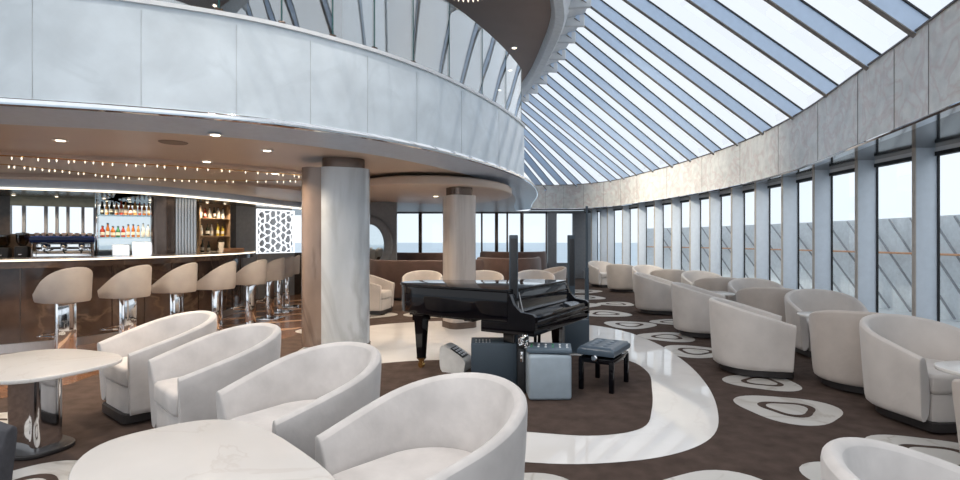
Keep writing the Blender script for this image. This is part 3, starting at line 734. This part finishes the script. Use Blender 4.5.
# things on the back counter under the shelves
def monitor(px, off, w, h, lab, z=1.012):
    x, y, an = on_counter(px, off)
    t = empty('till_screen', (x, y, z), an); tag(t, lab, 'screen', 'till screens')
    a = MB(); a.box((0, 0, .17+h/2), (w, .03, h), .006); a.build('housing', M_white, t)
    a = MB(); a.box((0, -.017, .17+h/2), (w-.03, .003, h-.03)); a.build('display', E_screen, t)
    a = MB(); a.box((0, .02, .1), (.05, .03, .2), .005); a.box((0, .02, .008), (.2, .16, .015), .004); a.build('stand', M_white, t)
monitor(122, .4, .3, .22, 'white till screen on the back counter under the bottle shelves, left one')
monitor(143, .42, .36, .28, 'larger white till screen on the back counter nearest the bar column')
M_gl = G_clear
for q in range(10):
    x, y, an = on_counter(101+q*2.6, .55+.06*(q % 2))
    a = MB(); a.lathe([(.03, 0), (.034, .12), (.031, .12), (.027, .005)], 10)
    tag(a.build('drinking_glass', M_gl, None, (x, y, 1.0125)), 'clear tumbler on the back counter edge, %s from the espresso machine' % ORD[q], 'glass', 'tumblers on the back counter')
# small tray on the bar and lattice screen
k = len(BARP)-12; (x, y), (nx, ny) = BARP[k], nbp[k]
tr = MB(); tr.box((x+nx*.35, y+ny*.35, 1.2475+.04), (.4, .22, .08), .008, rz=rad(80)); tag(tr.build('wooden_box', M_teak), 'small orange-brown wooden box on the far end of the bar', 'box')
(x0, y0), _ = bw_at(254); (x1, y1), _ = bw_at(291)
an = math.atan2(y1-y0, x1-x0); Ls = math.hypot(x1-x0, y1-y0)
ls = empty('lattice_screen', (x0+math.sin(an)*.12, y0-math.cos(an)*.12, 0), an); tag(ls, 'white cell-patterned lattice screen at the far end of the bar', 'screen')
a = MB()
def strip(p, q, w=.032):
    dx, dz = q[0]-p[0], q[1]-p[1]; l = math.hypot(dx, dz)
    a.box((0, 0, 0), (l+w*.6, .03, w), mx=Matrix.Translation(((p[0]+q[0])/2, 0, (p[1]+q[1])/2)) @ Matrix.Rotation(-math.atan2(dz, dx), 4, 'Y'))
hs = .105; jit = {}
def hv(p, q):     # jittered corner of the honeycomb, clamped to the screen
    key = (round(p, 3), round(q, 3))
    if key not in jit: jit[key] = (min(max(p+random.uniform(-.035, .035), 0), Ls), min(max(q+random.uniform(-.035, .035), 1.16), 2.28))
    return jit[key]
done = set()
for i in range(-1, int(Ls/(hs*1.5))+2):
    for j in range(-1, 9):
        cx_, cz_ = i*hs*1.5, 1.16+j*hs*1.732+(hs*.866 if i % 2 else 0)
        co_ = [(cx_+hs*math.cos(t*PI/3), cz_+hs*math.sin(t*PI/3)) for t in range(6)]
        for t in range(6):
            p, q = co_[t], co_[(t+1) % 6]
            kk = tuple(sorted(((round(p[0], 2), round(p[1], 2)), (round(q[0], 2), round(q[1], 2)))))
            if kk in done or not (-.02 < (p[0]+q[0])/2 < Ls+.02 and 1.14 < (p[1]+q[1])/2 < 2.3): continue
            done.add(kk); A_, B_ = hv(*p), hv(*q)
            if math.dist(A_, B_) > .01: strip(A_, B_, .026)
strip((0, 1.16), (Ls, 1.16)); strip((0, 2.28), (Ls, 2.28)); strip((0, 1.16), (0, 2.28)); strip((Ls, 1.16), (Ls, 2.28))
M_lat = emit('backlit_lattice', (.9, .95, 1), .95)
a.build('lattice', M_lat, ls)
a = MB(); a.box((Ls/2, .0, .58), (Ls, .05, 1.15), .005); a.build('base_panel', M_greywall, ls)

# crystal ribbon light in the ceiling
LEAF = cr([(-8, 5.8), (-5.85, 6.34), (-5.0, 6.84), (-4.0, 7.4), (-2.9, 8.2), (-2.6, 8.65), (-3.3, 8.95), (-4.8, 8.9), (-5.7, 8.45), (-6.2, 7.65), (-6.6, 7.0), (-8, 6.5)], 12)
cn = empty('crystal_chandelier', (0, 0, 0)); tag(cn, 'long leaf-shaped ribbon of small glowing crystals under the bar ceiling', 'chandelier')
a = MB(); a.tube([(x, y, 2.53) for x, y in LEAF], .007, 5); a.build('rail', M_brass, cn)
cg = bpy.data.meshes.new('crystal')
a = MB(); a.lathe([(.003, .022), (.010, .008), (.007, -.008), (.001, -.02)], 6, smooth=False); c0 = a.build('crystal', E_crystal, cn)
step = [p for i, p in enumerate(LEAF) if p[0] > -7.7]
pts = []
for a_, b_ in zip(step, step[1:]):
    for t in (0, .5):
        pts.append((a_[0]+(b_[0]-a_[0])*t, a_[1]+(b_[1]-a_[1])*t))
pts = [p for i, p in enumerate(pts)]
if len(pts) > 98:
    pts = [pts[int(i*len(pts)/98)] for i in range(98)]
for i, p in enumerate(pts):
    o = c0 if i == 0 else c0.copy()
    if i: C.objects.link(o); o.parent = cn
    o.location = (p[0]+random.uniform(-.02, .02), p[1]+random.uniform(-.02, .02), 2.505+random.uniform(-.008, .008)); o.rotation_euler = (0, 0, random.random()*3)

uc_ = empty('ceiling_chandelier', (-.2, 8.5, 5.715)); tag(uc_, 'gold beaded oval ceiling light on the upper ceiling at the top of the photo', 'chandelier')
a = MB(); a.lathe([(.36, -.10), (.40, -.09), (.40, 0), (.36, 0)], 32); a.build('rim', M_brass, uc_)
a = MB(); a.lathe([(.001, -.106), (.35, -.106), (.35, -.101), (.001, -.101)], 32); a.build('diffuser', M_gold, uc_)
for q in range(28):
    o = c0.copy(); C.objects.link(o); o.parent = uc_; o.scale = (1.5, 1.5, 1.5); o.location = (.38*math.cos(q*PI/14), .38*math.sin(q*PI/14), -.13)
# ------------------------------------------------------------------ ceiling downlights (fixture + lamp)
def lamp(loc, power, col=(1, .82, .62), size=100, r=.05, blend=.6):
    d = bpy.data.lights.new('spot', 'SPOT'); d.energy = power; d.color = col; d.spot_size = rad(size); d.spot_blend = blend; d.shadow_soft_size = r
    o = bpy.data.objects.new('lamp_beam', d); C.objects.link(o); o.location = loc
    return o
LP = [(-2.75, 5.4, 2.60), (-4.6, 5.7, 2.60), (-3.6, 6.85, 2.54), (-5.9, 6.0, 2.60), (-3.2, 8.1, 2.545), (-2.6, 6.35, 2.60), (-1.9, 8.2, 2.545), (-.9, 10.6, 2.40), (.2, 12.5, 2.60), (-1.2, 13.5, 2.60), (-2.4, 12.2, 2.545), (-.6, 16, 2.60), (-3.6, 12, 2.545)]
names = ['in the ceiling above the left-hand stools', 'in the bar ceiling above the second stool', 'in the stepped ceiling over the third stool', 'in the bar ceiling near the left edge', 'in the stepped ceiling left of the large column', 'in the ceiling in front of the large marble column', 'in the ceiling between the two marble columns', 'in the ceiling behind the beige column', 'in the ceiling above the brown sofas', 'in the ceiling over the left brown sofa', 'in the stepped ceiling behind the large column', 'in the far ceiling near the back windows', 'in the stepped ceiling over the end of the bar']
ULP = [(.35, 9.0, 5.72), (.75, 11.4, 5.72), (.75, 12.9, 5.72), (.55, 14.6, 5.72), (-1.5, 8.2, 5.72), (-.6, 2.0, 5.72), (-.6, 3.6, 5.72), (-2.6, 2.0, 5.72), (-2.6, 3.6, 5.72), (-1.0, 5.2, 5.72), (-.7, .6, 5.72)]
unames = ['nearest in the brown upper ceiling', 'second in the brown upper ceiling beside the skylight', 'third in the brown upper ceiling beside the skylight', 'furthest in the brown upper ceiling beside the skylight', 'in the brown upper ceiling behind the balustrade']+['added overhead out of view to brighten the lounge, '+q for q in ('right of centre', 'near the lip', 'far left', 'left by the lip', 'deepest', 'closest')]  # overhead ones are unseen, added to brighten the near seating
for (x, y, z), nm in zip(LP+ULP, names+unames):
    t = empty('downlight', (x, y, z)); tag(t, 'small round recessed downlight '+nm, 'ceiling light', 'recessed downlights')
    a = MB(); a.lathe([(.05, -.001), (.075, -.004), (.075, -.010), (.05, -.012)], 20); a.build('trim_ring', M_white, t)
    a = MB(); a.lathe([(.001, -.0145), (.045, -.0145), (.045, -.0125), (.001, -.0125)], 16); a.build('bulb', E_lamp, t)
    if z > 3 and 8 < y and x > 0:     # added beams aimed from these fixtures to brighten the stone band under the skylight
        o = lamp((0, 0, -.14), 480, size=58, col=(1, .93, .80), blend=1.); o.parent = t
        o.rotation_euler = (Vector((5.0, y+2.4, 2.5))-Vector((x, y, z))).to_track_quat('-Z', 'Y').to_euler(); continue
    o = lamp((x, y, z-.03), 70 if z < 3 else (30 if y > 8 else 75), size=130, col=(1, .82, .62) if y > 5.3 or z < 3 else (1, .93, .86)); o.parent = t; o.location = (0, 0, -.03)
for px, off in ((20, .45), (60, .45), (105, .42), (130, .42), (150, .42), (200, .35), (215, .35)):
    x, y, an = on_counter(px, off); t = empty('downlight', (x, y, 2.335)); tag(t, 'recessed downlight in the bar canopy above %s' % {20: 'the grinders', 60: 'the espresso machine', 105: 'the red bottles', 130: 'the left till screen', 150: 'the right till screen', 200: 'the wooden shelf bottles', 215: 'the ice bucket'}[px], 'ceiling light', 'recessed canopy lights')
    a = MB(); a.lathe([(.025, -.001), (.04, -.004), (.04, -.010), (.025, -.012)], 16); a.build('trim_ring', M_white, t)
    a = MB(); a.lathe([(.001, -.0145), (.024, -.0145), (.024, -.0125), (.001, -.0125)], 12); a.build('bulb', E_lamp, t)
    o = lamp((0, 0, -.03), 22, size=120); o.parent = t
for x, y, lab in ((-4.05, 5.05, 'dark round speaker grille in the bar ceiling behind the balcony lip'),):
    pass
g = MB(); g.lathe([(.001, -.008), (.14, -.008), (.15, 0)], 24); tag(g.build('ceiling_speaker', mat('grille', (.22, .17, .14), .7), None, (-3.45, 5.85, 2.599)), 'flat round speaker grille in the tan ceiling above the bar', 'speaker')

# ------------------------------------------------------------------ grand piano   local x: along keyboard (bass->treble), y: towards tail
ang = math.atan2(.85, .53)
pn = empty('grand_piano', (.53, 4.98, 0.0045), ang); tag(pn, 'glossy black grand piano with closed lid on the marble-ringed carpet', 'grand piano')
case = cr([(0, .30), (0, .8), (0, 1.2), (.03, 1.58), (.16, 1.80), (.38, 1.88), (.60, 1.80), (.78, 1.55), (.92, 1.22), (1.12, .95), (1.36, .82), (1.47, .68), (1.48, .50), (1.48, .30)], 6)
a = MB(); a.prism(case, .68, .975, .006, 0, False); a.build('case', M_black, pn)
# curved underside of the near side
a = MB(); a.prism([(0.012, .02), (1.468, .02), (1.468, .62), (0.012, .62)], .56, .68, .01); a.build('keybed', M_black, pn)
lidp = [(x+(.012 if x > .7 else -.012), y+(.012 if y > 1.4 else 0)) for x, y in case]
a = MB(); a.prism(lidp, .976, 1.0, .006, 0, False); a.build('lid', M_black, pn)
for sx in (0, 1.43):
    prof = [(.0, .62), (.0, .75), (.03, .775), (.16, .79), (.24, .86), (.28, .955), (.31, .975), (.31, .62)]
    a = MB(); rows = [[(sx+e, y, z) for y, z in prof] for e in (0, .05)]; a.grid(rows, 0, False, cv=True)
    a.add(rows[0], [list(range(8))]); a.add(rows[1], [list(range(8))[::-1]]); a.build('cheek', M_black, pn)
a = MB()
prof = [(.02, .70), (.02, .735), (.035, .752), (.20, .775), (.235, .80), (.285, .955), (.31, .955), (.31, .70)]
rows = [[(x, y, z) for y, z in prof] for x in (.052, 1.428)]; a.grid(rows, 0, False, cv=True); a.add(rows[0], [list(range(8))]); a.add(rows[1], [list(range(8))[::-1]])
o = a.build('fallboard', M_black, pn); o['label'] = 'closed glossy keyboard cover'
a = MB(); a.box((.74, .012, .678), (1.38, .025, .06), .008); a.build('key_slip', M_black, pn)
a = MB(); a.box((.74, .262, .90), (1.36, .012, .02), .003, mx=Matrix.Identity(4)); a.build('fallboard_rail', M_black, pn)
def pleg(x, y):
    a = MB()
    for z0, z1, w0, w1 in ((.62, .56, .15, .15), (.56, .12, .12, .075)):
        rows = [[(x-w/2, y-w/2, z), (x+w/2, y-w/2, z), (x+w/2, y+w/2, z), (x-w/2, y+w/2, z)] for z, w in ((z0, w0), (z1, w1))]
        a.grid(rows, 0, False, cv=True); a.add(rows[0], [[0, 1, 2, 3]]); a.add(rows[1], [[3, 2, 1, 0]])
    l = a.build('leg', M_black, pn)
    a = MB(); a.lathe([(.06, .12), (.045, .10), (.03, .085), (.03, .06)], 14, (x, y, 0)); a.tube([(x-.02, y, .035), (x+.02, y, .035)], .035, 14); a.build('caster', M_brass, l)
pleg(.14, .34); pleg(1.34, .36); pleg(.30, 1.62)
a = MB(); a.box((.30, 1.62, .655), (.2, .2, .06), .005); a.box((.7, .9, .65), (1.0, .12, .08), .01); a.box((.32, 1.3, .65), (.1, .6, .08), .01); a.build('underframe', M_black, pn)
ly = MB(); ly.box((.70, .34, .36), (.03, .03, .5), .006); ly.box((.80, .34, .36), (.03, .03, .5), .006); ly.box((.75, .34, .12), (.32, .1, .09), .02); lyo = ly.build('pedal_lyre', M_black, pn)
for q in (-1, 0, 1):
    a = MB(); a.box((.75+q*.08, .25, .085), (.035, .14, .012), .004); a.build('pedal', M_brass, lyo)

# bench
bn = empty('piano_bench', (1.28, 5.355, .0055), ang); tag(bn, 'black piano bench with tufted dark blue leather cushion', 'bench')
W, Dp = .55, .37
a = MB(); nx_, ny_ = 27, 19; rows = []
for i in range(nx_):
    row = []
    for j in range(ny_):
        u, v = i/(nx_-1), j/(ny_-1); ex = min(u, 1-u)*W; ey = min(v, 1-v)*Dp; e = min(ex, ey)
        z = .435-.028*math.exp(-e/.012)
        for q in range(4):
            for w_ in range(2):
                dd = math.hypot(u*W-(.11+.11*q), v*Dp-(.12+.13*w_)); z -= .022*math.exp(-(dd/.018)**2)
        row.append((u*W-W/2, v*Dp-Dp/2, z))
    rows.append(row)
a.grid(rows, 0, True)
rim = [rows[i][0] for i in range(nx_)]+[rows[-1][j] for j in range(1, ny_)]+[rows[i][-1] for i in range(nx_-2, -1, -1)]+[rows[0][j] for j in range(ny_-2, 0, -1)]
low = [(x*1.0, y*1.0, .355) for x, y, z in rim]; mid = [(x*1.02, y*1.03, .385) for x, y, z in rim]
a.grid([rim, mid, low], 0, True, cv=True); a.add(low, [list(range(len(low)))])
a.build('cushion', M_bench, bn)
a = MB(); a.box((0, 0, .30), (W-.02, Dp-.02, .05), .006); a.box((0, 0, .335), (W-.2, Dp-.1, .045)); a.build('frame', M_black, bn)
for sx in (-1, 1):
    for sy in (-1, 1):
        a = MB(); a.box((sx*(W/2-.03), sy*(Dp/2-.03), .15), (.045, .045, .30), .004); a.build('leg', M_black, bn)
    a = MB(); a.lathe([(.025, 0), (.03, .01), (.03, .03), (.02, .035)], 12); k_ = a.build('knob', M_chrome, bn, (sx*(W/2+.0), 0, .335)); k_.rotation_euler = (0, sx*PI/2, 0)

# speakers
def pa(x, y, rz, lab, w=.46, d=.34, h=.46, colx=.2, top=1.545):
    t = empty('column_speaker', (x, y, .0055), rz); tag(t, lab, 'speaker', 'column loudspeakers')
    a = MB(); a.box((0, d/2, h/2), (w, d, h), .012); s = a.build('subwoofer', M_speaker, t)
    a = MB()
    for q in range(5): a.box((-w/2+.05+.035*q, d*.35, h+.003), (.012, .16, .006), .001)
    a.build('connector', M_brushed, s)
    a = MB(); a.box((colx, .07, (h+top)/2), (.088, .07, top-h), .01); c = a.build('column', M_speaker, t)
    a = MB(); a.box((colx, .034, 1.2), (.07, .004, .62), .001); a.build('grille', M_blackm, c)
    a = MB(); a.box((colx-.0, .07, (h+top)/2-.08), (.091, .073, .006)); a.build('joint', M_blackm, c)
    return t
pa(.14, 5.2, 0, 'slate column loudspeaker on a boxy subwoofer in front of the piano')
pa(1.28, 6.85, rad(8), 'slate column loudspeaker standing behind the keyboard end of the piano', w=.34, d=.3, h=.44, colx=-.06, top=1.56)
# pouf, black case, mixer, cables, monitor
t = empty('cube_pouf', (.655, 4.83, .0055), rad(2)); tag(t, 'pale blue-grey leather cube pouf in front of the piano', 'pouf')
a = MB(); a.box((0, .2, .212), (.405, .40, .42), .03, seg=4); a.build('upholstery', M_pouf, t)
a = MB(); a.box((0, .2, .006), (.34, .34, .012)); a.build('foot', M_plinth, t)
t = empty('equipment_case', (.405, 5.06, .0055)); tag(t, 'narrow black equipment case between the subwoofer and the cube pouf', 'case')
a = MB(); a.box((0, .16, .22), (.07, .34, .44), .01); a.build('body', M_blackm, t)
a = MB(); a.box((0, -.012, .36), (.03, .012, .1), .003); a.build('latch', M_chrome, t)
mxr = empty('audio_mixer', (.67, 5.03, .435), rad(-8)); tag(mxr, 'grey sound mixer with knobs lying on the cube pouf', 'mixer')
a = MB(); a.box((0, 0, .022), (.42, .34, .035), .008); a.build('body', mat('mixer_grey', (.10, .14, .18), .4), mxr)
for q in range(12):
    a = MB(); a.lathe([(.011, .039), (.009, .05)], 8, (-.17+.068*(q % 6), -.06+.11*(q//6), 0)); a.build('knob', M_white if q % 3 else mat('green_knob', (.05, .3, .12), .4), mxr)
cbm = MB()
random.seed(3)
for q in range(6):
    p = [(.40+.03*random.random(), 5.0+.05*random.random(), .47)]
    for s_ in range(8): p.append((.40+random.uniform(-.035, .07), 5.0+random.uniform(-.05, .05), .50+random.uniform(-.03, .09)))
    cbm.tube(cr(p, 4), .006, 6, q % 2)
tag(cbm.build('cable_bundle', [M_blackm, M_chrome]), 'tangled bundle of dark and silver cables on the black equipment case', 'cable')
cbm = MB(); cbm.tube(cr([(.395, 5.28, .97), (.42, 5.15, .82), (.46, 5.08, .66), (.47, 5.02, .50)], 6), .006, 6)
cbm.tube(cr([(.375, 5.3, .95), (.39, 5.16, .78), (.42, 5.1, .64), (.44, 5.03, .50)], 6), .006, 6)
tag(cbm.build('speaker_cable', M_greywall), 'two grey cables hanging beside the front speaker column', 'cable')
t = empty('stage_monitor', (-.27, 5.95, .0055), rad(-20)); tag(t, 'small white rounded stage box with dark keypad beside the subwoofer', 'monitor')
rows = []
a = MB()
sec = cr([(-.13, .0), (.10, .0), (.14, .06), (.13, .16), (-.05, .27), (-.14, .29), (-.16, .2)], 5, True)
rows = [[(px, e, pz) for px, pz in sec] for e in (-.11, .11)]
a.grid(rows, 0, True, cv=True); a.add(rows[0], [list(range(len(sec)))]); a.add(rows[1], [list(range(len(sec)))[::-1]])
a.build('body', mat('stage_white', (.85, .85, .83), .3), t)
T = Matrix.Translation((.045, -.02, .225)) @ Matrix.Rotation(rad(31), 4, 'Y')
a = MB(); a.box((0, 0, 0), (.18, .16, .012), .003, mx=T); kp = a.build('keypad', M_blackm, t)
a = MB()
for i in range(4):
    for j in range(3): a.box((-.06+.04*i, -.05+.05*j, .009), (.025, .03, .006), .002, mx=T)
a.build('key', M_brushed, kp)
# thin pole stand
t = empty('pole_stand', (1.53, 7.45, .004)); tag(t, 'slender dark blue-grey pole stand rising behind the treble end of the piano', 'stand')
a = MB(); a.tube([(0, 0, .02), (0, 0, 1.1)], .03, 10); a.build('lower_pole', M_speaker, t)
a = MB(); a.tube([(0, 0, 1.1), (0, 0, 1.98)], .018, 10); a.build('upper_pole', M_speaker, t)
a = MB(); a.lathe([(.16, 0), (.16, .015), (.03, .03)], 20); a.build('base', M_blackm, t)

# ------------------------------------------------------------------ brown curved sofas
def sofa(path, lab, h=1.1, seat=.42):
    t = empty('curved_sofa'); tag(t, lab, 'sofa', 'brown curved sofas')
    p = cr(path, 8)
    a = MB(); a.sweep(p, [(0, .08), (-.02, .5), (0, h-.08), (.03, h-.02), (.08, h), (.14, h-.02), (.17, h-.08), (.2, seat), (.2, .08)]); a.build('backrest', M_brownsofa, t)
    a = MB(); a.sweep(offset(p, .2), [(.0, .12), (.0, seat-.02), (.03, seat), (.5, seat), (.54, seat-.04), (.54, .12)]); a.build('seat', M_brownsofa, t)
    a = MB(); a.sweep(offset(p, .1), [(.0, .003), (.0, .12), (.5, .12), (.5, .003)]); a.build('plinth', M_plinth, t)
sofa([(.1, 13.6), (-.35, 13.1), (-1.1, 12.75), (-2.0, 12.8), (-2.8, 13.3), (-3.1, 14.2)][::-1], 'long curved brown velvet sofa in front of the left back windows', 1.0)
sofa([(-3.3, 17.8), (-2.6, 16.7), (-1.4, 16.3), (-.3, 16.6)], 'brown sofa with rounded back further away beneath the left back windows', 1.1)
sofa([(-.1, 14.5), (.3, 13.7), (1.0, 13.45), (1.5, 13.9), (1.75, 14.9)], 'curved brown sofa with rounded end right of the beige column', 1.03)
sofa([(.0, 17.8), (.5, 16.9), (1.4, 16.6), (2.1, 17.2), (2.3, 18)], 'rearmost curved brown sofa below the back windows to the right', 1.12)

# ------------------------------------------------------------------ world, lights, camera
w = bpy.data.worlds.new('World'); bpy.context.scene.world = w; w.use_nodes = True
nt = w.node_tree; nt.nodes.clear()
out = nt.nodes.new('ShaderNodeOutputWorld'); bg = nt.nodes.new('ShaderNodeBackground')
tc = nt.nodes.new('ShaderNodeTexCoord'); nz = nt.nodes.new('ShaderNodeTexNoise'); nz.inputs['Scale'].default_value = 2.2; nz.inputs['Detail'].default_value = 4
rp = nt.nodes.new('ShaderNodeValToRGB')
rp.color_ramp.elements[0].position = .3; rp.color_ramp.elements[0].color = (.67, .735, .80, 1)
rp.color_ramp.elements[1].position = .7; rp.color_ramp.elements[1].color = (.77, .80, .83, 1)
nt.links.new(tc.outputs['Generated'], nz.inputs['Vector']); nt.links.new(nz.outputs['Fac'], rp.inputs[0]); nt.links.new(rp.outputs[0], bg.inputs[0])
bg.inputs[1].default_value = .93
nt.links.new(bg.outputs[0], out.inputs[0])

cam = bpy.data.cameras.new('Camera'); co = bpy.data.objects.new('Camera', cam); C.objects.link(co)
co.location = (0, 0, 1.5); co.rotation_euler = (PI/2, 0, 0); cam.sensor_width = 36; cam.lens = 19.5; cam.clip_end = 9000
S = bpy.context.scene; S.camera = co
S.view_settings.view_transform = 'Standard'; S.view_settings.look = 'None'; S.view_settings.exposure = .76; S.view_settings.gamma = 1
